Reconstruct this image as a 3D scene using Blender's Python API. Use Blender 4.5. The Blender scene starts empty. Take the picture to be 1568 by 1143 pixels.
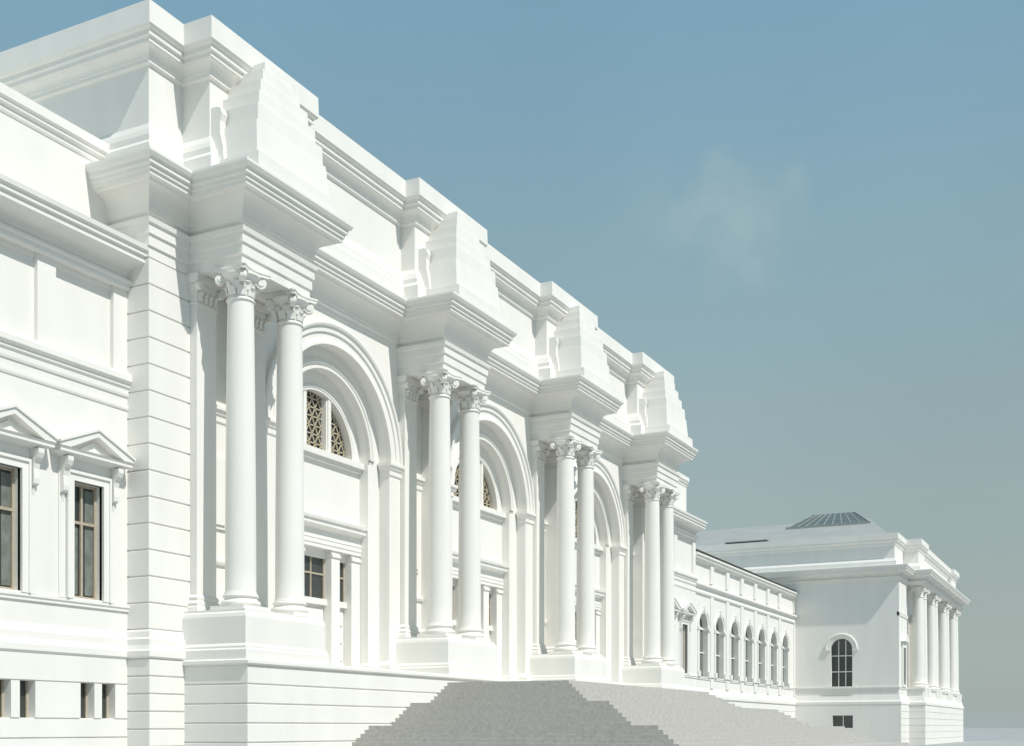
import bpy, bmesh, math
from mathutils import Vector

# ------------------------------------------------------------------ materials
def mat(name, col, rough=0.7, noise=0.03, scale=1.5, bump=0.0, bscale=8.0, spec=0.3, streak=False):
    m = bpy.data.materials.new(name); m.use_nodes = True
    nt = m.node_tree; b = nt.nodes['Principled BSDF']
    b.inputs['Roughness'].default_value = rough
    b.inputs['Specular IOR Level'].default_value = spec
    tc = nt.nodes.new('ShaderNodeTexCoord')
    n1 = nt.nodes.new('ShaderNodeTexNoise'); n1.inputs['Scale'].default_value = scale
    n1.inputs['Detail'].default_value = 8
    if streak:
        mp = nt.nodes.new('ShaderNodeMapping'); mp.inputs['Scale'].default_value = (1, 1, 0.25)
        nt.links.new(tc.outputs['Object'], mp.inputs[0]); nt.links.new(mp.outputs[0], n1.inputs['Vector'])
    else:
        nt.links.new(tc.outputs['Object'], n1.inputs['Vector'])
    r = nt.nodes.new('ShaderNodeMapRange')
    r.inputs['From Min'].default_value = 0.3; r.inputs['From Max'].default_value = 0.7
    r.inputs['To Min'].default_value = 1 - noise; r.inputs['To Max'].default_value = 1 + noise * 0.5
    nt.links.new(n1.outputs['Fac'], r.inputs['Value'])
    mx = nt.nodes.new('ShaderNodeVectorMath'); mx.operation = 'SCALE'
    mx.inputs[0].default_value = col
    nt.links.new(r.outputs[0], mx.inputs['Scale'])
    nt.links.new(mx.outputs[0], b.inputs['Base Color'])
    if bump > 0:
        n2 = nt.nodes.new('ShaderNodeTexNoise'); n2.inputs['Scale'].default_value = bscale
        n2.inputs['Detail'].default_value = 6
        nt.links.new(tc.outputs['Object'], n2.inputs['Vector'])
        bp = nt.nodes.new('ShaderNodeBump'); bp.inputs['Strength'].default_value = bump
        bp.inputs['Distance'].default_value = 0.02
        nt.links.new(n2.outputs['Fac'], bp.inputs['Height'])
        nt.links.new(bp.outputs[0], b.inputs['Normal'])
    return m

M_STONE = mat('white_limestone', (0.81, 0.798, 0.76), 0.8, 0.04, 0.9, 0.2, 14, 0.15, True)
M_STEP = mat('granite_steps', (0.50, 0.485, 0.46), 0.9, 0.14, 7, 0.35, 9, 0.1)
M_GLASS = mat('dark_window_glass', (0.05, 0.058, 0.055), 0.08, 0.2, 0.6, 0, 1, 0.6)
M_FRAME = mat('bronze_window_frame', (0.46, 0.40, 0.31), 0.5, 0.1, 5)
M_CURT = mat('window_curtain', (0.20, 0.22, 0.20), 0.9, 0.3, 3)
M_GRILLE = mat('bronze_grille', (0.52, 0.45, 0.33), 0.5, 0.1, 5)
M_ROOF = mat('roof_sheet', (0.36, 0.375, 0.37), 0.8, 0.08, 0.5, 0, 1, .1)
M_SKYL = mat('skylight_glass', (0.12, 0.15, 0.15), 0.45, 0.15, 0.5, 0, 1, 0.3)
M_SKBAR = mat('skylight_bar_paint', (0.36, 0.38, 0.37), 0.6, 0.05, 2)
M_GROUND = mat('pale_paving', (0.38, 0.385, 0.39), 0.9, 0.12, 0.3, 0.3, 12)
M_ASPH = mat('asphalt', (0.055, 0.055, 0.057), 0.9, 0.2, 1.5, 0.3, 30)
M_PAINT = mat('road_paint', (0.8, 0.8, 0.78), 0.7, 0.05, 3)
M_EAVE_GAP = mat('eave_gap_shade', (0.12, 0.12, 0.115), 0.9, 0.2, 3)  # dark colour stands in for shade inside the roof eave gap

# ------------------------------------------------------------------ builder
class MB:
    def __init__(s, name, material, parent=None, smooth=False):
        s.name, s.mat, s.parent, s.smooth = name, material, parent, smooth
        s.v, s.f = [], []; s.T = None
    def add(s, vs, fs):
        o = len(s.v)
        for p in vs:
            s.v.append(tuple(s.T(p)) if s.T else tuple(p))
        for f in fs: s.f.append([i + o for i in f])
    def box(s, x0, x1, y0, y1, z0, z1):
        vs = [(x, y, z) for x in (x0, x1) for y in (y0, y1) for z in (z0, z1)]
        s.add(vs, [(0,1,3,2),(4,6,7,5),(0,4,5,1),(2,3,7,6),(0,2,6,4),(1,5,7,3)])
    def prism(s, pts, z0, z1):
        n = len(pts)
        vs = [(p[0], p[1], z0) for p in pts] + [(p[0], p[1], z1) for p in pts]
        fs = [tuple(range(n)), tuple(range(n, 2*n))] + [(i, (i+1) % n, n+(i+1) % n, n+i) for i in range(n)]
        s.add(vs, fs)
    def prism_x(s, pts, x0, x1):
        n = len(pts)
        vs = [(x0, p[0], p[1]) for p in pts] + [(x1, p[0], p[1]) for p in pts]
        fs = [tuple(range(n)), tuple(range(n, 2*n))] + [(i, (i+1) % n, n+(i+1) % n, n+i) for i in range(n)]
        s.add(vs, fs)
    def prism_y(s, pts, y0, y1):
        n = len(pts)
        vs = [(p[0], y0, p[1]) for p in pts] + [(p[0], y1, p[1]) for p in pts]
        fs = [tuple(range(n)), tuple(range(n, 2*n))] + [(i, (i+1) % n, n+(i+1) % n, n+i) for i in range(n)]
        s.add(vs, fs)
    def sweep(s, path, prof):
        """mitred sweep of closed profile [(off,z)] along plan path, outward = right of travel"""
        n = len(path); k = len(prof); nr = []
        for i in range(n-1):
            dx, dy = path[i+1][0]-path[i][0], path[i+1][1]-path[i][1]
            l = math.hypot(dx, dy); nr.append((dy/l, -dx/l))
        vs = []
        for i in range(n):
            if i == 0: m = nr[0]
            elif i == n-1: m = nr[-1]
            else:
                a, b = nr[i-1], nr[i]; d = 1 + a[0]*b[0] + a[1]*b[1]
                m = ((a[0]+b[0])/d, (a[1]+b[1])/d)
            for (o, z) in prof: vs.append((path[i][0]+m[0]*o, path[i][1]+m[1]*o, z))
        fs = []
        for i in range(n-1):
            for j in range(k):
                j2 = (j+1) % k
                fs.append((i*k+j, (i+1)*k+j, (i+1)*k+j2, i*k+j2))
        fs.append(tuple(range(k))); fs.append(tuple((n-1)*k+j for j in range(k)))
        s.add(vs, fs)
    def lathe(s, cx, cy, prof, seg=32):
        k = len(prof); vs = []
        for i in range(seg):
            a = 2*math.pi*i/seg
            for (r, z) in prof: vs.append((cx+r*math.cos(a), cy+r*math.sin(a), z))
        fs = []
        for i in range(seg):
            i2 = (i+1) % seg
            for j in range(k-1): fs.append((i*k+j, i2*k+j, i2*k+j+1, i*k+j+1))
        s.add(vs, fs)
    def usweep(s, cy, zs, zb, prof, seg=40):
        """sweep open profile [(r,x)] around semicircle; zb: continue down jambs to zb (or None)"""
        k = len(prof); rows = []
        if zb is not None: rows.append([(x, cy+r, zb) for r, x in prof])
        for i in range(seg+1):
            a = math.pi*i/seg
            rows.append([(x, cy+r*math.cos(a), zs+r*math.sin(a)) for r, x in prof])
        if zb is not None: rows.append([(x, cy-r, zb) for r, x in prof])
        vs = [p for r in rows for p in r]; fs = []
        for i in range(len(rows)-1):
            for j in range(k-1): fs.append((i*k+j, (i+1)*k+j, (i+1)*k+j+1, i*k+j+1))
        s.add(vs, fs)
    def archwall(s, x, y0, y1, z0, z1, cy, R, zs, seg=40, zo=None):
        if zo is None: zo = z0
        s.add([(x,y0,z0),(x,cy-R,z0),(x,cy-R,z1),(x,y0,z1)], [(0,1,2,3)])
        s.add([(x,cy+R,z0),(x,y1,z0),(x,y1,z1),(x,cy+R,z1)], [(0,1,2,3)])
        if zo > z0: s.add([(x,cy-R,z0),(x,cy+R,z0),(x,cy+R,zo),(x,cy-R,zo)], [(0,1,2,3)])
        for i in range(seg):
            a, b = math.pi*i/seg, math.pi*(i+1)/seg
            ya, za = cy+R*math.cos(a), zs+R*math.sin(a)
            yb, zb = cy+R*math.cos(b), zs+R*math.sin(b)
            s.add([(x,ya,za),(x,yb,zb),(x,yb,z1),(x,ya,z1)], [(0,1,2,3)])
    def rectwall(s, x, y0, y1, z0, z1, holes, depth=0.4):
        ys = sorted({y0, y1} | {h[0] for h in holes} | {h[1] for h in holes})
        zs = sorted({z0, z1} | {h[2] for h in holes} | {h[3] for h in holes})
        for i in range(len(ys)-1):
            for j in range(len(zs)-1):
                my, mz = (ys[i]+ys[i+1])/2, (zs[j]+zs[j+1])/2
                if any(h[0] < my < h[1] and h[2] < mz < h[3] for h in holes): continue
                s.add([(x,ys[i],zs[j]),(x,ys[i+1],zs[j]),(x,ys[i+1],zs[j+1]),(x,ys[i],zs[j+1])], [(0,1,2,3)])
        for a, b, c, d in holes:
            xb = x-depth
            vs = [(x,a,c),(x,b,c),(x,b,d),(x,a,d),(xb,a,c),(xb,b,c),(xb,b,d),(xb,a,d)]
            s.add(vs, [(0,1,5,4),(1,2,6,5),(2,3,7,6),(3,0,4,7)])
    def build(s):
        me = bpy.data.meshes.new(s.name); me.from_pydata(s.v, [], s.f); me.materials.append(s.mat)
        bm = bmesh.new(); bm.from_mesh(me)
        bmesh.ops.recalc_face_normals(bm, faces=bm.faces)
        bm.to_mesh(me); bm.free()
        if s.smooth:
            me.shade_smooth(); me.set_sharp_from_angle(angle=math.radians(32))
        ob = bpy.data.objects.new(s.name, me); bpy.context.scene.collection.objects.link(ob)
        if s.parent: ob.parent = s.parent
        return ob

def empty(name):
    e = bpy.data.objects.new(name, None); bpy.context.scene.collection.objects.link(e); return e

museum = empty('museum_building')
parts = []
def P(name, m=None, smooth=False):
    b = MB(name, m or M_STONE, museum, smooth); parts.append(b); return b

GZ = -1.7
walls = P('walls'); mould = P('mouldings'); arch = P('arches', smooth=True)
cols = P('columns', smooth=True); caps = P('capitals', smooth=True)
glass = P('window_panes', M_GLASS); frames = P('window_frames', M_FRAME)
curt = P('curtains', M_CURT); grille = P('lunette_grilles', M_GRILLE)
rust = P('rusticated_blocks'); attic = P('attic_stone_piles'); trims = P('window_surrounds')

# ------------------------------------------------------------------ central pavilion
BAY = 13.5; C = [34.1, 47.6, 61.1, 74.6]
YS, YN = 30.25, 2*54.35-30.25
ZF = 2.3
SP = 1.365

def cove(o0, z0, o1, z1, n=7):
    return [(o0+(o1-o0)*(1-math.cos(math.pi/2*t/n)), z0+(z1-z0)*math.sin(math.pi/2*t/n)) for t in range(n+1)]

P_ARCH = [(-.3,15.62),(0,15.62),(0,15.95),(.06,15.98),(.06,16.33),(.12,16.36),(.12,16.66),(.19,16.7),(.22,16.85),(-.3,16.85)]
P_CORN = [(-.4,16.8),(.02,16.85),(.02,17.0),(.1,17.06),(.1,17.16)] + cove(.12,17.18,.66,17.78) + \
         [(.7,17.84),(.86,17.86),(.86,17.98),(.92,18.0),(.92,18.12),(1.0,18.16),(1.0,18.3),(1.08,18.34),(1.14,18.45),(1.14,18.54),(.3,18.72),(-.5,18.75)]
def pier_path(wx, out, hw):
    pts = [(-3.9, YS), (wx, YS)]
    for i, c in enumerate(C):
        pts += [(wx, c-hw), (out, c-hw), (out, c+hw), (wx, c+hw)]
    pts += [(wx, YN), (-3.9, YN)]
    return pts
mould.sweep(pier_path(-1.8, .5, 1.9), P_CORN)
for i, c in enumerate(C):
    if i == 0: pth = [(-3.9,YS),(-1.8,YS),(-1.8,c-1.9),(.5,c-1.9),(.5,c+1.9),(-1.85,c+1.9)]
    elif i == 3: pth = [(-1.85,c-1.9),(.5,c-1.9),(.5,c+1.9),(-1.8,c+1.9),(-1.8,YN),(-3.9,YN)]
    else: pth = [(-1.85,c-1.9),(.5,c-1.9),(.5,c+1.9),(-1.85,c+1.9)]
    mould.sweep(pth, P_ARCH)
    walls.box(-2.2, .48, c-1.88, c+1.88, 15.64, 18.6)

# attic
P_ATB = [(-.4,18.5),(.42,18.5),(.42,19.15),(.3,19.3),(.3,19.5),(.22,19.54),(.16,19.75),(.04,20.0),(-.4,20.05)]
P_ATC = [(-.4,21.9),(0.03,21.95),(.1,22.0),(.1,22.12)] + cove(.12,22.14,.36,22.42,5) + \
        [(.4,22.46),(.4,22.6),(.48,22.64),(.48,22.8),(.56,22.84),(.62,22.92),(.6,23.66),(-.5,23.7)]
ap = [(-42, YS), (-1.8, YS), (-1.8, C[0]-2.25)]
for i, c in enumerate(C):
    if i: ap.append((-1.3, c-2.5))
    ap += [(-.6, c-(2.25 if i == 0 else 2.5)), (-.6, c+(2.25 if i == 3 else 2.5))]
    if i < 3: ap.append((-1.3, c+2.5))
ap += [(-1.8, C[3]+2.25), (-1.8, YN), (-42, YN)]
mould.sweep(ap, P_ATB); mould.sweep(ap, P_ATC)
walls.prism(list(ap), 18.4, 23.5)
walls.box(-42, -3.7, YS+.02, YN-.02, GZ-.1, 18.45)
# stone piles over column pairs
for i, c in enumerate(C):
    tiers = [(2.28,1.5,18.45,19.12,.02),(2.06,1.26,19.12,20.35,.1),(1.84,1.12,20.35,21.0,.02),(1.6,.98,21.0,21.55,.02),(1.34,.84,21.55,22.1,.02),(1.05,.7,22.1,22.6,.02),(.76,.56,22.6,23.0,.02)]
    for t, (hw, xf, z0, z1, tp) in enumerate(tiers):
        pts0 = [(-1.0,c-hw),(xf,c-hw),(xf,c+hw),(-1.0,c+hw)]
        pts1 = [(-1.0,c-hw+tp),(xf-tp,c-hw+tp),(xf-tp,c+hw-tp),(-1.0,c+hw-tp)]
        vs = [(a,b,z0) for a,b in pts0]+[(a,b,z1) for a,b in pts1]
        attic.add(vs, [(0,1,2,3),(4,5,6,7),(0,1,5,4),(1,2,6,5),(2,3,7,6),(3,0,4,7)])
    for sgn in (-1, 1):
        yy = c + sgn*2.05
        pts = [(-1.2,19.0),(-.02,19.0),(-.08,19.6),(-.2,20.1),(-.2,20.5),(-.12,20.75),(-.2,20.95),(-.35,21.0),(-1.2,21.0)]
        attic.prism_y(pts, yy-.14, yy+.14)

def rustic(x0, x1, y0, y1, z0, z1, h, j=.04, rec=.05):
    rust.box(x0, x1-rec, y0+rec, y1-rec, z0, z1)
    n = max(1, round((z1-z0)/h)); hh = (z1-z0)/n
    for i in range(n):
        a, b = z0+i*hh+j/2, z0+(i+1)*hh-j/2
        prof = [(-.1,a),(-.02,a),(0,a+.02),(0,b-.02),(-.02,b),(-.1,b)]
        rust.sweep([(x0,y0),(x1,y0),(x1,y1),(x0,y1)], prof)
P_BASE = [(-.5,2.28),(.02,2.3),(.06,2.36),(.06,2.55),(.0,2.6),(-.04,2.75),(-.04,2.95),(-.1,3.0),(-.12,3.2),(-.16,3.27),(-.5,3.3)]
for a, b in ((YS, C[0]-1.87), (C[3]+1.87, YN)):
    rustic(-3.8, -1.8, a, b, 3.28, 15.6, .89)
    rustic(-3.8, -1.62, a-.16, b+.16, GZ-.1, 2.3, .62)
    walls.box(-3.7, -1.84, a+.04, b, 15.5, 18.5)
    walls.box(-3.7, -1.86, a+.06, b-.06, 2.2, 3.4)
    mould.sweep([(-3.8,a-.16),(-1.62,a-.16),(-1.62,b+.16),(-3.8,b+.16)], P_BASE)

# podium, pedestals
PX = 1.1
py0, py1 = C[0]-2.35, C[3]+2.35
rustic(-3, PX, py0, py1, GZ-.1, 2.12, .63)
P_POD = [(-.4,2.08),(.03,2.1),(.1,2.16),(.1,2.26),(.04,2.3),(-.4,2.303)]
mould.sweep([(-3,py0),(PX,py0),(PX,py1),(-3,py1)], P_POD)
walls.box(-3.6, PX-.1, py0+.1, py1-.1, 1.9, ZF)
for c in C:
    mould.sweep([(-2,c-2.3),(.98,c-2.3),(.98,c+2.3),(-2,c+2.3)],
                [(-.4,2.25),(.06,2.25),(.06,2.62),(.02,2.68),(.02,2.74),(-.04,2.84),(-.04,3.74),(-.07,3.86),(-.12,3.92),(-.12,4.0),(-.4,4.0)])
    walls.box(-2.2, .75, c-2.1, c+2.1, 2.2, 4.004)

# columns
def column(cx, cy, zb, zt, r0=.525, r1=.445, seg=36, detail=True):
    k = r0/.525
    cols.prism([(cx-.72*k,cy-.72*k),(cx+.72*k,cy-.72*k),(cx+.72*k,cy+.72*k),(cx-.72*k,cy+.72*k)], zb, zb+.14*k)
    pr = []
    def torus(rc, zc, rr, n=6):
        for i in range(n+1):
            a = -math.pi/2+math.pi*i/n; pr.append((rc+rr*math.cos(a), zc+rr*math.sin(a)))
    torus(.58*k, zb+.24*k, .1*k); pr.append((.58*k, zb+.36*k)); pr.append((.55*k, zb+.42*k))
    torus(.555*k, zb+.49*k, .06*k); pr.append((.56*k, zb+.57*k)); pr.append((.545*k, zb+.6*k)); pr.append((r0, zb+.68*k))
    ct = zt-1.02*k
    z0 = zb+.68*k
    for i in range(1, 13):
        t = i/12; r = r0+(r1-r0)*(t**1.7); pr.append((r, z0+(ct-z0-.1)*t))
    torus(r1-.0, ct-.02, .05*k, 5)
    pr += [(r1, ct+.06), (r1*.98, ct+.1)]
    cols.lathe(cx, cy, pr, seg)
    b = ct+.1
    cols.lathe(cx, cy, [(r1*.98,b),(r1*1.0,b+.3*k),(r1*1.12,b+.5*k),(r1*1.4,b+.66*k),(r1*1.5,b+.7*k),(r1*1.5,b+.76*k),(0.01,b+.76*k)], seg)
    pts = []; h = .73*k
    for q in range(4):
        a0 = q*math.pi/2
        for (u, w) in ((-h, h-.09*k), (-h+.09*k, h), (-.35*k, h-.13*k), (0, h-.17*k), (.35*k, h-.13*k), (h-.09*k, h)):
            ca, sa = math.cos(-a0), math.sin(-a0)
            pts.append((cx+u*ca-w*sa, cy+u*sa+w*ca))
    caps.prism(pts, b+.76*k, zt-.05*k)
    pts2 = [((p[0]-cx)*1.05+cx, (p[1]-cy)*1.05+cy) for p in pts]
    caps.prism(pts2, zt-.055*k, zt+.01)
    for q in range(4):
        a = math.pi/4+q*math.pi/2
        ux, uy = math.cos(a), math.sin(a); tx, ty = -uy, ux
        rc = .68*k; zc = b+.57*k
        for (rr, hw) in ((.19*k, .1*k), (.1*k, .13*k)):
            n = 14; vs = []
            for s_ in (-hw, hw):
                for i in range(n):
                    th = 2*math.pi*i/n
                    d = rc+rr*math.cos(th)
                    vs.append((cx+ux*d+tx*s_, cy+uy*d+ty*s_, zc+rr*math.sin(th)))
            fs = [tuple(range(n)), tuple(range(n,2*n))]+[(i,(i+1)%n,n+(i+1)%n,n+i) for i in range(n)]
            caps.add(vs, fs)
    if detail:
        for (zz, hh, na, off) in ((b+.0, .3*k, 8, 0), (b+.18*k, .3*k, 8, .5)):
            for q in range(na):
                a = 2*math.pi*(q+off)/na; ux, uy = math.cos(a), math.sin(a); tx, ty = -uy, ux
                pr2 = [(r1*1.0,.16*k,0),(r1*1.04,.17*k,.35),(r1*1.08,.14*k,.75),(r1*1.2,.1*k,1.0),(r1*1.25,.06*k,.88)]
                vs = []
                for rr, w, t in pr2:
                    for s_ in (-1, 0, 1):
                        d = rr+(.03*k if s_ == 0 else 0)
                        vs.append((cx+ux*d+tx*w*s_, cy+uy*d+ty*w*s_, zz+hh*t))
                fs = []
                for i in range(4):
                    for j in range(2): fs.append((i*3+j, i*3+j+1, (i+1)*3+j+1, (i+1)*3+j))
                caps.add(vs, fs)
for c in C:
    for s_ in (-SP, SP): column(0, c+s_, 4.0, 15.62)

P_IMP = [(-.2,11.05),(.02,11.05),(.05,11.1),(.05,11.3),(.1,11.34),(.14,11.44),(.2,11.5),(.2,11.62),(-.2,11.66)]
for c in C:
    for s_ in (-SP, SP):
        y = c+s_
        walls.box(-2.4, -1.5, y-.5, y+.5, 4.0, 15.63)
        pp = [(-2.3,y-.5),(-1.5,y-.5),(-1.5,y+.5),(-2.3,y+.5)]
        mould.sweep(pp, [(-.1,3.99),(.14,3.99),(.14,4.15),(.1,4.2),(.12,4.3),(.05,4.4),(.07,4.5),(.0,4.6),(-.1,4.6)])
        mould.sweep(pp, [(-.1,14.6),(.05,14.6),(.05,14.68),(.0,14.72),(.02,15.0),(.12,15.28),(.1,15.32),(.17,15.34),(.2,15.5),(.2,15.62),(-.1,15.62)])
        for t in (-.36, -.12, .12, .36):
            mould.box(-1.5, -1.4, y+t-.08, y+t+.08, 14.74, 15.02)
            mould.box(-1.42, -1.34, y+t-.06, y+t+.06, 14.95, 15.06)
        for t in (-.55, .55):
            n = 12; vs = []
            for xx in (-1.42, -1.24):
                for i in range(n):
                    th = 2*math.pi*i/n; vs.append((xx, y+t+.15*math.cos(th), 15.2+.15*math.sin(th)))
            caps.add(vs, [tuple(range(n)), tuple(range(n,2*n))]+[(i,(i+1)%n,n+(i+1)%n,n+i) for i in range(n)])
    walls.box(-3, -2.3, c-.9, c+.9, 2.2, 17)
    mould.sweep([(-2.3,c-.87),(-2.3,c+.87)], P_IMP)
    mould.sweep([(-2.3,c-.87),(-2.3,c+.87)], [(-.1,5.9),(.08,5.9),(.12,6.0),(.12,6.1),(-.1,6.1)])
    mould.box(-2.35, -2.22, c-.55, c+.55, 7.2, 9.9)
    mould.box(-2.35, -2.16, c-.42, c+.42, 7.35, 9.75)

# arched bays
ZS = 11.6
for b in range(3):
    cy = C[b]+BAY/2; y0, y1 = C[b]+SP+.5, C[b+1]-SP-.5
    walls.archwall(-1.8, y0, y1, 2.2, 17.2, cy, 3.95, ZS)
    arch.usweep(cy, ZS, None, [(4.86,-1.82),(4.86,-1.58),(4.76,-1.53),(4.68,-1.56),(4.66,-1.64),(4.44,-1.64),(4.42,-1.71),(4.18,-1.71),(4.16,-1.66),(4.08,-1.62),(3.95,-1.62),(3.95,-1.82)], 64)
    arch.usweep(cy, ZS, 2.2, [(3.95,-1.8),(3.95,-2.26)], 64)
    walls.archwall(-2.25, cy-4, cy+4, 2.2, 15.7, cy, 3.08, ZS)
    arch.usweep(cy, ZS, None, [(3.5,-2.26),(3.5,-2.2),(3.34,-2.14),(3.3,-2.2),(3.2,-2.2),(3.18,-2.12),(3.08,-2.12),(3.08,-2.27)], 64)
    arch.usweep(cy, ZS, 2.2, [(3.08,-2.25),(3.08,-2.75)], 64)
    for sg in (-1, 1):
        ya, yb = sorted((cy+sg*3.96, cy+sg*4.86))
        walls.box(-2.0, -1.72, ya, yb, 2.2, 11.2)
        pth = [(-2.2,ya),(-1.72,ya),(-1.72,yb),(-2.2,yb)]
        mould.sweep(pth, P_IMP); mould.sweep(pth, [(-.2,2.25),(.12,2.25),(.12,2.75),(.06,2.85),(.0,2.95),(-.2,2.95)])
        ya, yb = sorted((cy+sg*3.09, cy+sg*3.93))
        mould.sweep([(-2.6,ya),(-2.23,ya),(-2.23,yb),(-2.6,yb)], [(-.1,2.25),(.08,2.25),(.08,2.7),(0.01,2.8),(-.1,2.8)])
    zl = 11.45; RL = 2.45
    walls.archwall(-2.7, cy-3.12, cy+3.12, 8.0, 15.0, cy, RL, zl, zo=zl)
    arch.usweep(cy, zl, None, [(2.66,-2.71),(2.66,-2.64),(2.56,-2.6),(2.5,-2.64),(RL,-2.64),(RL,-3.05)])
    trims.box(-3.05, -2.42, cy-3.06, cy+3.06, 11.2, 11.45)
    trims.box(-3.05, -2.55, cy-3.05, cy+3.05, 11.02, 11.2)
    for m_ in (-.85, .85):
        hgt = math.sqrt(RL**2-.85**2)+.08
        trims.box(-3.02, -2.74, cy+m_-.17, cy+m_+.17, 11.44, zl+hgt)
        trims.box(-3.01, -2.68, cy+m_-.1, cy+m_+.1, 11.44, zl+hgt-.02)
    pts = [(cy+2.6*math.cos(math.pi*i/30), zl+2.6*math.sin(math.pi*i/30)) for i in range(31)]
    glass.prism_x(pts, -3.1, -3.03)
    def gbar(ya, za, yb, zb, w=.024):
        dy, dz = yb-ya, zb-za; l = math.hypot(dy, dz)
        if l < 1e-4: return
        ny, nz = -dz/l*w, dy/l*w
        grille.prism_x([(ya+ny,za+nz),(yb+ny,zb+nz),(yb-ny,zb-nz),(ya-ny,za-nz)], -2.99, -2.96)
    def clipseg(ya, za, dy, dz):
        pts_in = []
        for i in range(401):
            t = -6+12*i/400; y = ya+dy*t; z = za+dz*t
            if z >= 0 and y*y+z*z <= RL*RL: pts_in.append((y, z))
        if len(pts_in) > 1: gbar(cy+pts_in[0][0], zl+pts_in[0][1], cy+pts_in[-1][0], zl+pts_in[-1][1])
    s = .42
    for k in range(-12, 13):
        clipseg(k*s, 0, .5, .866); clipseg(k*s, 0, -.5, .866)
    for k in range(1, 8):
        z = k*s*.866
        if z < RL:
            hy = math.sqrt(RL*RL-z*z); gbar(cy-hy, zl+z, cy+hy, zl+z)
    # door screen
    walls.box(-3.6, -3.1, cy-3.1, cy+3.1, 2.2, 8.1)
    trims.sweep([(-2.7,cy-3.07),(-2.7,cy+3.07)], [(-.5,7.45),(.1,7.45),(.1,7.6),(.13,7.62),(.13,7.78),(.16,7.82),(.08,7.86),(.08,8.2),(.2,8.28),(.36,8.34),(.36,8.5),(.44,8.54),(.46,8.66),(-.1,8.76),(-.5,8.76)])
    for a, bb in ((-3.06,-2.42),(-1.55,-.95),(.95,1.55),(2.42,3.06)):
        trims.box(-3.15, -2.66, cy+a, cy+bb, 2.2, 7.46)
        trims.box(-3.1, -2.6, cy+a-.01, cy+bb+.01, 7.18, 7.3)
        trims.box(-3.1, -2.6, cy+a-.01, cy+bb+.01, 2.2, 2.7)
    for a, bb in ((-2.42,-1.55),(-.95,.95),(1.55,2.42)):
        glass.box(-3.12, -3.07, cy+a, cy+bb, 5.4, 7.1)
        m2 = (a+bb)/2
        for yy in (a+.04, m2, bb-.04): frames.box(-3.08, -3.02, cy+yy-.035, cy+yy+.035, 5.4, 7.1)
        frames.box(-3.08, -3.025, cy+a, cy+bb, 6.4, 6.47)
        trims.box(-3.12, -2.9, cy+a, cy+bb, 5.15, 5.4); trims.box(-3.12, -2.95, cy+a, cy+bb, 7.1, 7.46)
        for zz in (2.9, 3.65, 4.4):
            trims.box(-3.12, -3.04, cy+a+.08, cy+bb-.08, zz, zz+.6)

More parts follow.
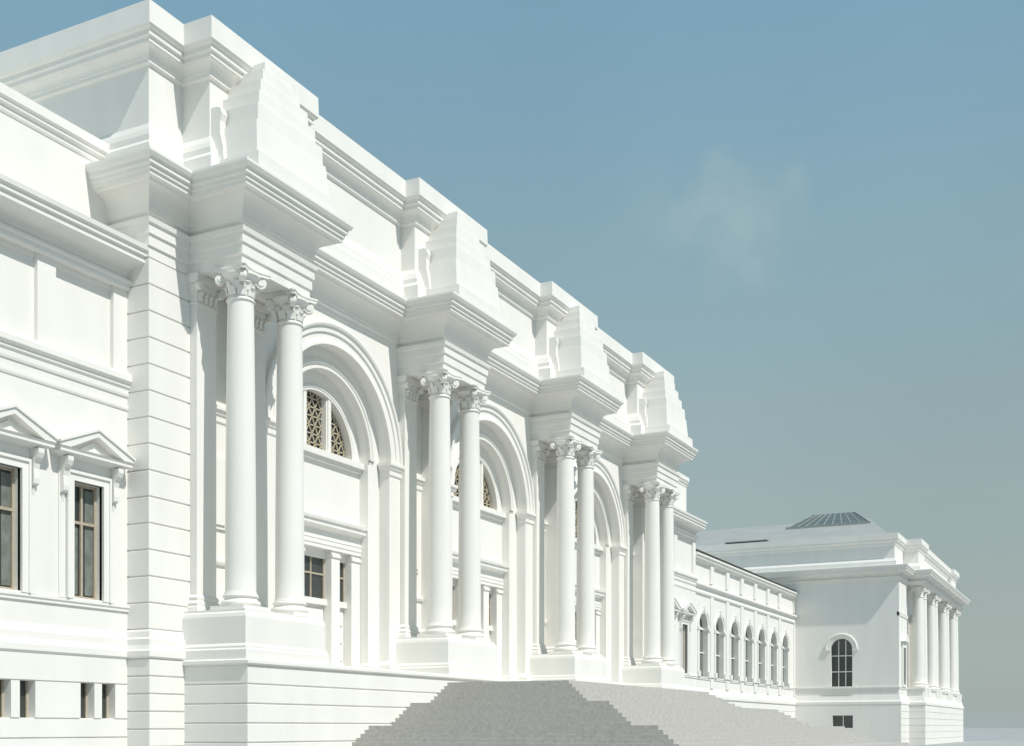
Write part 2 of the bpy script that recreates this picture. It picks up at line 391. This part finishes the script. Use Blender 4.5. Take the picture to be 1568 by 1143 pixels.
# ------------------------------------------------------------------ flanking wings
P_WE = [(-.6,14.6),(.1,14.6),(.14,14.66),(.14,14.8),(.2,14.84),(.2,14.92),(.04,14.95),(.04,15.02)] + cove(.06,15.04,.62,15.36,5) + \
       [(.7,15.4),(.78,15.42),(.78,15.58),(.86,15.62),(.86,15.74),(.94,15.8),(.96,15.94),(.3,16.05),(-.9,16.1)]
P_WA = [(-.4,18.75),(.03,18.78),(.06,18.85),(.06,18.98),(.16,19.04),(.16,19.14),(.24,19.2),(.24,19.5),(-.5,19.56)]
P_STR = [(-.3,11.05),(.04,11.05),(.06,11.12),(.06,11.3),(.12,11.36),(.12,11.46),(.22,11.54),(.22,11.72),(.1,11.82),(-.3,11.84)]
P_SILL = [(-.3,3.86),(.06,3.88),(.06,3.96),(.1,4.0),(.1,4.08),(-.3,4.1)]
def wing(y0, y1, centers):
    X = -2.75
    holes = [(c-.62, c+.62, 4.15, 7.85) for c in centers]
    walls.rectwall(X, y0, y1, 3.2, 11.1, holes, .4)
    bh = []
    for c in centers:
        for a, b in ((-.42,.16),(.48,1.06)): bh.append((c+a, c+b, .3, 1.45))
    rows = [(-1.8,-1.02),(-.98,-.32),(-.28,.28),(.32,1.43),(1.47,2.3)]
    for a, b in rows:
        hs = [(h[0],h[1],a,b) for h in bh] if a > .3 and b < 1.45 else []
        ys = [y0]+[q for h in hs for q in (h[0],h[1])]+[y1]
        for i in range(0, len(ys), 2):
            rust.box(X-.4, X+.15, ys[i], ys[i+1], a, b)
    walls.box(X-.6, X-.3, y0, y1, GZ-.1, 3.3)
    ys = [y0]+[q for h in bh for q in (h[0],h[1])]+[y1]
    for i in range(0, len(ys), 2): walls.box(X-.38, X+.1, ys[i]+.003, ys[i+1]-.003, -1.7, 2.32)
    for h in bh:
        walls.box(X-.37, X+.09, h[0]-.01, h[1]+.01, -1.69, .31); walls.box(X-.37, X+.09, h[0]-.01, h[1]+.01, 1.44, 2.31)
        glass.box(X-.3, X-.22, h[0], h[1], .3, 1.45)
        frames.box(X-.22, X-.17, h[0], h[0]+.06, .3, 1.45); frames.box(X-.22, X-.17, h[1]-.06, h[1], .3, 1.45)
    mould.sweep([(X+.15,y0),(X+.15,y1)], [(-.4,2.28),(.02,2.3),(.06,2.36),(.06,2.55),(.0,2.6),(-.04,2.75),(-.04,2.95),(-.1,3.0),(-.14,3.2),(-.5,3.26)])
    mould.sweep([(X,y0),(X,y1)], P_SILL)
    mould.sweep([(X,y0),(X,y1)], P_STR)
    mould.sweep([(X,y0),(X,y1)], [(-.2,10.6),(.03,10.6),(.05,10.66),(.05,10.75),(-.2,10.77)])
    walls.box(X-.5, X-.16, y0, y1, 11.0, 14.7)
    pil = [y0, y1] + [(centers[i]+centers[i+1])/2 for i in range(len(centers)-1)]
    for p in pil:
        hw = .36
        a, b = max(p-hw, y0), min(p+hw, y1)
        if p == y0: b = y0+.62
        if p == y1: a = y1-.62
        walls.box(X-.5, X-.0, a, b, 11.8, 14.65)
    walls.box(X-.5, X-.08, y0, y1, 14.45, 14.7)
    mould.sweep([(X,y0),(X,y1)], P_WE)
    walls.box(-42, -3.5, y0, y1, GZ, 19.4)
    walls.box(-3.6, -3.4, y0, y1, 16.0, 16.45)
    mould.sweep([(-3.5,y0),(-3.5,y1)], P_WA)
    for c in centers:
        glass.box(X-.4, X-.33, c-.62, c+.62, 4.15, 7.85)
        for a, b in ((-.62,-.53),(-.045,.045),(.53,.62)): frames.box(X-.32, X-.24, c+a, c+b, 4.15, 7.85)
        for z in (4.15, 6.55, 7.76): frames.box(X-.315, X-.235, c-.62, c+.62, z, z+.09)
        curt.box(X-.328, X-.322, c-.5, c-.1, 4.3, 6.5); curt.box(X-.328, X-.322, c+.2, c+.53, 4.3, 7.7)
        for sg in (-1, 1):
            a, b = sorted((c+sg*.62, c+sg*.84)); trims.box(X-.1, X+.1, a, b, 4.1, 8.07)
            a, b = sorted((c+sg*.84, c+sg*.92)); trims.box(X-.1, X+.15, a, b, 4.1, 8.15)
            a, b = sorted((c+sg*.94, c+sg*1.2)); trims.box(X-.1, X+.05, a, b, 4.1, 8.5)
            m = c+sg*1.06
            trims.prism_y([(X,8.5),(X+.42,8.5),(X+.42,8.36),(X+.36,8.22),(X+.25,8.12),(X+.2,7.9),(X+.22,7.6),(X+.2,7.45),(X+.1,7.38),(X,7.36)], m-.11, m+.11)
            trims.prism_y([(X,7.36),(X+.1,7.36),(X+.05,7.1),(X,7.02)], m-.05, m+.05)
        trims.box(X-.1, X+.1, c-.62, c+.62, 7.85, 8.07); trims.box(X-.1, X+.152, c-.92, c+.92, 8.07, 8.16)
        trims.box(X-.1, X+.06, c-.94, c+.94, 8.16, 8.5)
        hw = 1.3
        trims.sweep([(X-.1,c-hw+.2),(X+.05,c-hw+.2),(X+.05,c+hw-.2),(X-.1,c+hw-.2)], [(-.04,8.48),(.1,8.5),(.3,8.56),(.42,8.6),(.42,8.68),(.47,8.74),(-.04,8.76)])
        W = hw+.25
        trims.prism_x([(c-W+.2,8.75),(c+W-.2,8.75),(c,9.3)], X-.1, X+.2)
        trims.prism_x([(c-.55,8.84),(c+.55,8.84),(c,9.14)], X-.1, X+.26)
        for sg in (-1, 1):
            trims.prism_x([(c+sg*W,8.76),(c+sg*W,8.86),(c,9.5),(c,9.3),(c+sg*(W-.42),8.76)], X-.1, X+.5)
            trims.prism_x([(c+sg*(W+.03),8.84),(c+sg*(W+.03),8.92),(c,9.58),(c,9.49)], X-.1, X+.55)
wing(-6, YS, [28.5-3.27*k for k in range(10)][::-1])
wing(YN, 90.4, [80.3, 83.9, 87.6])
walls.box(-3.48, -2.76, 90.0, 90.39, GZ, 14.7)

# ------------------------------------------------------------------ long arcaded wing
LY0, LY1 = 90.4, 123.0; LX = -3.0
lc = [93.0+4.35*k for k in range(7)]
walls.box(-30, LX-.6, LY0, LY1, GZ, 13.9)
edges = [LY0]+[(lc[i]+lc[i+1])/2 for i in range(6)]+[LY1]
for i, c in enumerate(lc):
    walls.archwall(LX, edges[i], edges[i+1], 3.2, 11.0, c, 1.15, 8.0, 20, zo=4.1)
    arch.usweep(c, 8.0, 4.1, [(1.5,LX-.01),(1.5,LX+.1),(1.4,LX+.14),(1.35,LX+.08),(1.2,LX+.08),(1.15,LX+.04),(1.15,LX-.5)], 20)
    pts = [(c+1.2*math.cos(math.pi*k/16), 8+1.2*math.sin(math.pi*k/16)) for k in range(17)]+[(c-1.2,4.1),(c+1.2,4.1)]
    glass.prism_x(pts, LX-.5, LX-.42)
    trims.box(LX-.45, LX-.3, c-.1, c+.1, 4.1, 9.1); trims.box(LX-.45, LX-.32, c-1.15, c+1.15, 7.9, 8.08)
    trims.box(LX-.45, LX-.33, c-1.15, c+1.15, 6.0, 6.1)
    curt.box(LX-.418, LX-.41, c-1.0, c-.3, 4.2, 7.8); curt.box(LX-.418, LX-.41, c+.3, c+1.0, 4.2, 7.8)
    for sg in (-1, 1):
        trims.box(LX, LX+.18, c+sg*1.32-.22, c+sg*1.32+.22, 7.8, 8.02)
        trims.box(LX, LX+.2, c+sg*1.32-.24, c+sg*1.32+.24, 4.1, 4.5)
    trims.box(LX, LX+.24, c-.14, c+.14, 9.1, 9.65)
for e in edges:
    a, b = max(e-.4, LY0), min(e+.4, LY1)
    walls.box(LX-.3, LX+.1, a, b, 3.2, 10.7)
    walls.box(LX-.3, LX+.12, a, b, 11.7, 13.3)
walls.box(LX-.55, LX-.08, LY0, LY1, 10.95, 13.85)
mould.sweep([(LX,LY0),(LX,LY1)], [(-.3,10.55),(.08,10.6),(.14,10.7),(.14,10.85),(.1,10.9),(.1,11.1),(.2,11.2),(.34,11.28),(.34,11.42),(.1,11.55),(-.3,11.56)])
mould.sweep([(LX,LY0),(LX,LY1)], [(-.3,13.15),(.14,13.2),(.2,13.3),(.3,13.36),(.3,13.5),(.42,13.58),(.42,13.72),(-.6,14.05)])
mould.sweep([(LX,LY0),(LX,LY1)], P_SILL)
mould.sweep([(LX+.15,LY0),(LX+.15,LY1)], [(-.4,2.28),(.02,2.3),(.06,2.36),(.06,2.6),(-.04,2.75),(-.1,3.0),(-.14,3.2),(-.5,3.26)])
rustic(-4, LX+.12, LY0, LY1, GZ-.1, 2.32, .65)
lr = P('wing_roof', M_ROOF)
lr.add([(LX+.2,LY0,14.02),(LX+.2,LY1,14.02),(-12,LY1,15.4),(-12,LY0,15.4)], [(0,1,2,3)])

# ------------------------------------------------------------------ far pavilion
FY, FY2, FX = 123.0, 165.0, 7.3
walls.box(-24, FX-.6, FY+.6, FY2-.6, GZ, 18.8)
walls.box(FX-.55, FX, FY+.01, 128, 3, 15)
walls.box(FX-.55, FX, 160, FY2, 3, 15)
walls.box(FX-.6, 8.2, 160, 160.8, 3, 15)
ST = lambda p: (p[1], -p[0], p[2])
for b_ in (walls, arch, trims, glass, frames): b_.T = ST
pc = 1.75
walls.archwall(-FY, -24, FX, 3.2, 15.0, pc, 1.05, 7.9, 24, zo=4.15)
arch.usweep(pc, 7.9, 4.15, [(1.05,-FY),(1.05,-FY-.5)], 24)
arch.usweep(pc, 7.9, None, [(1.6,-FY-.01),(1.6,-FY+.12),(1.5,-FY+.18),(1.42,-FY+.1),(1.2,-FY+.1),(1.05,-FY+.05),(1.05,-FY-.1)], 24)
pts = [(pc+1.1*math.cos(math.pi*k/16), 7.9+1.1*math.sin(math.pi*k/16)) for k in range(17)]+[(pc-1.1,4.15),(pc+1.1,4.15)]
glass.prism_x(pts, -FY-.45, -FY-.38)
for a in (-.35, .35): trims.box(-FY-.4, -FY-.32, pc+a-.04, pc+a+.04, 4.15, 8.8)
for z in (5.6, 7.2): trims.box(-FY-.4, -FY-.33, pc-1.05, pc+1.05, z, z+.09)
for sg in (-1, 1): trims.box(-FY-.05, -FY+.16, pc+sg*1.35-.28, pc+sg*1.35+.28, 7.72, 7.92)
trims.box(-FY-.05, -FY+.2, pc-1.5, pc+1.5, 3.95, 4.15)
walls.rectwall(-FY+.23, -24, FX+.15, GZ-.1, 2.4, [(.9, 2.9, 0.0, 1.25)], .5)
glass.box(-FY-.2, -FY-.12, .9, 2.9, 0, 1.25)
trims.box(-FY-.13, -FY-.05, 1.86, 1.94, 0, 1.25)
for b_ in (walls, arch, trims, glass, frames): b_.T = None
fp = [(-24,FY),(FX,FY),(FX,128),(8.9,128),(8.9,160),(FX,160),(FX,FY2),(-24,FY2)]
mould.sweep(fp, P_WE)
mould.sweep(fp, [(-.6,2.28),(.2,2.3),(.26,2.36),(.26,2.6),(.16,2.75),(.1,3.0),(.06,3.2),(-.5,3.26)])
mould.sweep(fp, P_SILL)
mould.sweep([(FX,FY),(FX,128)], [(-.2,11.05),(.06,11.05),(.12,11.4),(-.2,11.45)])
walls.box(FX-1, 8.85, 128.02, 159.98, 14.62, 16)
walls.box(FX-1, 8.87, 128.03, 159.97, GZ, 4.0)
rustic(FX-.5, FX+.22, FY-.22, 128, GZ-.1, 2.3, .65)
rustic(FX, 9.1, 127.8, 160.2, GZ-.1, 2.3, .65)
fa = [(-24,FY+.5),(FX-.5,FY+.5),(FX-.5,128.6),(8.3,128.6),(8.3,133),(7.9,133),(7.9,155),(8.3,155),(8.3,159.4),(FX-.5,159.4),(FX-.5,FY2-.5),(-24,FY2-.5)]
walls.prism(fa, 15.8, 18.9)
mould.sweep(fa, [(-.3,15.9),(.2,15.95),(.2,16.5),(.1,16.65),(0.01,16.8),(-.3,16.8)])
mould.sweep(fa, [(-.4,18.0),(.03,18.05),(.08,18.15),(.12,18.35),(.28,18.5),(.3,18.62),(.38,18.7),(.38,19.25),(-.5,19.3)])
for c in (129.6, 131.9, 138.0, 140.3, 147.6, 149.9, 156.2, 158.5):
    column(8.15, c, 4.0, 14.6, .6, .51, 20, False)
    walls.box(7.4, 8.98, c-.95, c+.95, 2.4, 4.003)
for c in (135, 144, 153.2):
    glass.box(FX-.7, FX-.45, c-1.6, c+1.6, 4.5, 11.5)
    trims.box(FX-.65, FX-.1, c-1.9, c-1.6, 4.0, 11.5); trims.box(FX-.65, FX-.1, c+1.6, c+1.9, 4.0, 11.5)
    trims.box(FX-.65, FX-.05, c-2, c+2, 11.5, 11.9)
trims.box(FX-.02, FX+.16, 124.4, 126.6, 4.1, 8.6)
glass.box(FX+.1, FX+.2, 124.9, 126.1, 4.4, 8.0)
trims.prism_x([(124.1,8.6),(126.9,8.6),(125.5,9.4)], FX-.02, FX+.4)
rf = P('pavilion_roof', M_ROOF)
b0 = [(-24,124.2),(6.3,124.2),(6.3,163.5),(-24,163.5)]; t0 = [(-16,133.5),(2.5,133.5),(2.5,154),(-16,154)]
rf.add([(a,b,19.2) for a,b in b0]+[(a,b,22.6) for a,b in t0], [(0,1,5,4),(1,2,6,5),(2,3,7,6),(3,0,4,7),(4,5,6,7)])
jt = P('eave_gap_dark_box', M_EAVE_GAP)
jt.box(-10.5, -6.5, 124.6, 125.2, 19.3, 19.6)  # solid dark box drawn in place of the shaded gap at the eave
rf.box(-10.8, -6.2, 124.5, 127, 19.6, 19.7)
sk = P('skylight', M_SKYL)
s0 = [(-5.6,130.8),(3.0,130.8),(3.0,148),(-5.6,148)]; s1 = [(-4.4,137),(.3,137),(.3,143),(-4.4,143)]
ZB, ZT = 21.75, 23.95
sk.add([(a,b,ZB) for a,b in s0]+[(a,b,ZT) for a,b in s1], [(0,1,5,4),(1,2,6,5),(2,3,7,6),(3,0,4,7),(4,5,6,7)])
skb = P('skylight_bars', M_SKBAR)
skb.box(-5.8, 3.2, 130.6, 148.2, 20.6, 21.79)
def bar(p, q, w=.035):
    p, q = Vector(p), Vector(q); d = (q-p).normalized(); a = d.cross(Vector((0,0,1)))
    if a.length < 1e-3: a = Vector((1,0,0))
    a = a.normalized()*w; u = d.cross(a).normalized()*w
    vs = [tuple(c+s1_*a+s2_*u) for c in (p, q) for s1_, s2_ in ((-1,-1),(1,-1),(1,1),(-1,1))]
    skb.add(vs, [(0,1,2,3),(4,5,6,7),(0,1,5,4),(1,2,6,5),(2,3,7,6),(3,0,4,7)])
for i in range(10):
    t = i/9
    bar((-5.6+8.6*t,130.8,ZB+.02), (-4.4+4.7*t,137,ZT+.02))
    bar((3.0,130.8+17.2*t,ZB+.02), (.3,137+6*t,ZT+.02))
for t in (.33, .66, 1.0):
    bar((-5.6+1.2*t,130.8+6.2*t,ZB+2.2*t+.02), (3.0-2.7*t,130.8+6.2*t,ZB+2.2*t+.02))

for b_ in parts: b_.build()

# ------------------------------------------------------------------ steps
st = MB('stone_steps', M_STEP)
z, o = 1.95, 0.0
while z > GZ+.02:
    for k in range(6):
        st.box(1.0, 6.8+o, 45.0-o, 63.7+o, GZ-.2, z)
        z -= .155; o += .28
        if z <= GZ+.02: break
    o += 1.35
st.build()

# ------------------------------------------------------------------ ground, road
g = MB('ground', M_GROUND); g.add([(-6000,-6000,GZ),(6000,-6000,GZ),(6000,9000,GZ),(-6000,9000,GZ)], [(0,1,2,3)]); g.build()
r = MB('road', M_ASPH); r.add([(36,-400,GZ+.004),(52,-400,GZ+.004),(52,900,GZ+.004),(36,900,GZ+.004)], [(0,1,2,3)]); r.build()
kb = MB('kerb', M_STEP); kb.box(35.7,36,-400,900,GZ-.1,GZ+.13); kb.box(52,52.3,-400,900,GZ-.1,GZ+.13); kb.build()
pm = MB('road_markings', M_PAINT)
for k in range(60):
    for xx in (40, 44, 48): pm.add([(xx-.06,-100+8*k,GZ+.008),(xx+.06,-100+8*k,GZ+.008),(xx+.06,-97+8*k,GZ+.008),(xx-.06,-97+8*k,GZ+.008)], [(0,1,2,3)])
pm.build()

# ------------------------------------------------------------------ light
L = Vector((-.74, .17, -1.0)).normalized()
sd = bpy.data.lights.new('sun', 'SUN'); sd.energy = 3.9; sd.angle = math.radians(.5); sd.color = (1, .97, .905)
so = bpy.data.objects.new('sun', sd); bpy.context.scene.collection.objects.link(so)
so.rotation_euler = L.to_track_quat('-Z', 'Y').to_euler()

w = bpy.data.worlds.new('World'); bpy.context.scene.world = w; w.use_nodes = True
nt = w.node_tree; bg = nt.nodes['Background']
N = nt.nodes.new; K = nt.links.new
STR = .12
sky = N('ShaderNodeTexSky'); sky.sky_type = 'NISHITA'; sky.sun_disc = False
sky.sun_elevation = math.asin(-L.z); sky.sun_rotation = math.atan2(-L.x, -L.y)
sky.air_density = 1.0; sky.dust_density = 1.5; sky.ozone_density = 1.0
tc = N('ShaderNodeTexCoord'); sep = N('ShaderNodeSeparateXYZ'); K(tc.outputs['Generated'], sep.inputs[0])
ramp = N('ShaderNodeValToRGB'); cr = ramp.color_ramp
stops = [(0.0,(.40,.47,.49)),(.02,(.37,.435,.42)),(.1,(.355,.425,.40)),(.22,(.32,.42,.42)),(.34,(.275,.42,.465)),(.5,(.215,.39,.505)),(1.0,(.16,.33,.47))]
cr.elements[0].position = 0; cr.elements[0].color = (*stops[0][1],1)
cr.elements[1].position = 1; cr.elements[1].color = (*stops[-1][1],1)
for p_, c_ in stops[1:-1]:
    e = cr.elements.new(p_); e.color = (*c_,1)
K(sep.outputs['Z'], ramp.inputs['Fac'])
nz = N('ShaderNodeTexNoise'); nz.inputs['Scale'].default_value = 3; nz.inputs['Detail'].default_value = 5
K(tc.outputs['Generated'], nz.inputs['Vector'])
mr = N('ShaderNodeMapRange'); mr.inputs['From Min'].default_value=.3; mr.inputs['From Max'].default_value=.7
mr.inputs['To Min'].default_value=.96; mr.inputs['To Max'].default_value=1.05; K(nz.outputs['Fac'], mr.inputs['Value'])
sc_ = N('ShaderNodeVectorMath'); sc_.operation='SCALE'; K(ramp.outputs['Color'], sc_.inputs[0]); K(mr.outputs[0], sc_.inputs['Scale'])
def cloud(prev, direction, r0, r1, amount, col, stretch=1.15):
    d = Vector(direction).normalized()
    sub = N('ShaderNodeVectorMath'); sub.operation='SUBTRACT'; K(tc.outputs['Generated'], sub.inputs[0]); sub.inputs[1].default_value = d
    mp = N('ShaderNodeVectorMath'); mp.operation='MULTIPLY'; mp.inputs[1].default_value=(1,1,stretch); K(sub.outputs[0], mp.inputs[0])
    ln = N('ShaderNodeVectorMath'); ln.operation='LENGTH'; K(mp.outputs[0], ln.inputs[0])
    n = N('ShaderNodeTexNoise'); n.inputs['Scale'].default_value=24; n.inputs['Detail'].default_value=6; K(tc.outputs['Generated'], n.inputs['Vector'])
    sb = N('ShaderNodeMath'); sb.operation='SUBTRACT'; K(n.outputs['Fac'], sb.inputs[0]); sb.inputs[1].default_value=.5
    m1 = N('ShaderNodeMath'); m1.operation='MULTIPLY_ADD'; K(sb.outputs[0], m1.inputs[0]); m1.inputs[1].default_value=-.09; K(ln.outputs['Value'], m1.inputs[2])
    r_ = N('ShaderNodeMapRange'); r_.interpolation_type='SMOOTHSTEP'
    r_.inputs['From Min'].default_value=r1; r_.inputs['From Max'].default_value=r0; r_.inputs['To Min'].default_value=0; r_.inputs['To Max'].default_value=amount
    K(m1.outputs[0], r_.inputs['Value'])
    mx = N('ShaderNodeMix'); mx.data_type='RGBA'; K(r_.outputs[0], mx.inputs['Factor']); K(prev, mx.inputs['A']); mx.inputs['B'].default_value=(*col,1)
    return mx.outputs['Result']
o_ = cloud(sc_.outputs[0], (-.283,.978,.418), 0.0, .062, .5, (.44,.56,.54))
o_ = cloud(o_, (-.345,.945,.425), -.01, .045, .14, (.42,.54,.53))
o_ = cloud(o_, (-.03,1.08,.39), -.01, .06, .2, (.42,.54,.53))
div = N('ShaderNodeVectorMath'); div.operation='SCALE'; div.inputs['Scale'].default_value=1/STR; K(o_, div.inputs[0])
mix = N('ShaderNodeMix'); mix.data_type='RGBA'; mix.inputs['Factor'].default_value=.88
K(sky.outputs[0], mix.inputs['A']); K(div.outputs[0], mix.inputs['B'])
bg.inputs['Strength'].default_value = STR
K(mix.outputs['Result'], bg.inputs['Color'])

# ------------------------------------------------------------------ camera
cd = bpy.data.cameras.new('camera'); co = bpy.data.objects.new('camera', cd); bpy.context.scene.collection.objects.link(co)
co.location = (27, 0, 0); co.rotation_euler = (math.pi/2, 0, math.radians(26.86))
cd.sensor_width = 36; cd.lens = 1850/1568*36; cd.shift_y = 543.5/1568
cd.clip_end = 12000; cd.clip_start = .1
sc = bpy.context.scene; sc.camera = co
sc.view_settings.view_transform = 'Standard'; sc.view_settings.look = 'None'; sc.view_settings.exposure = 0
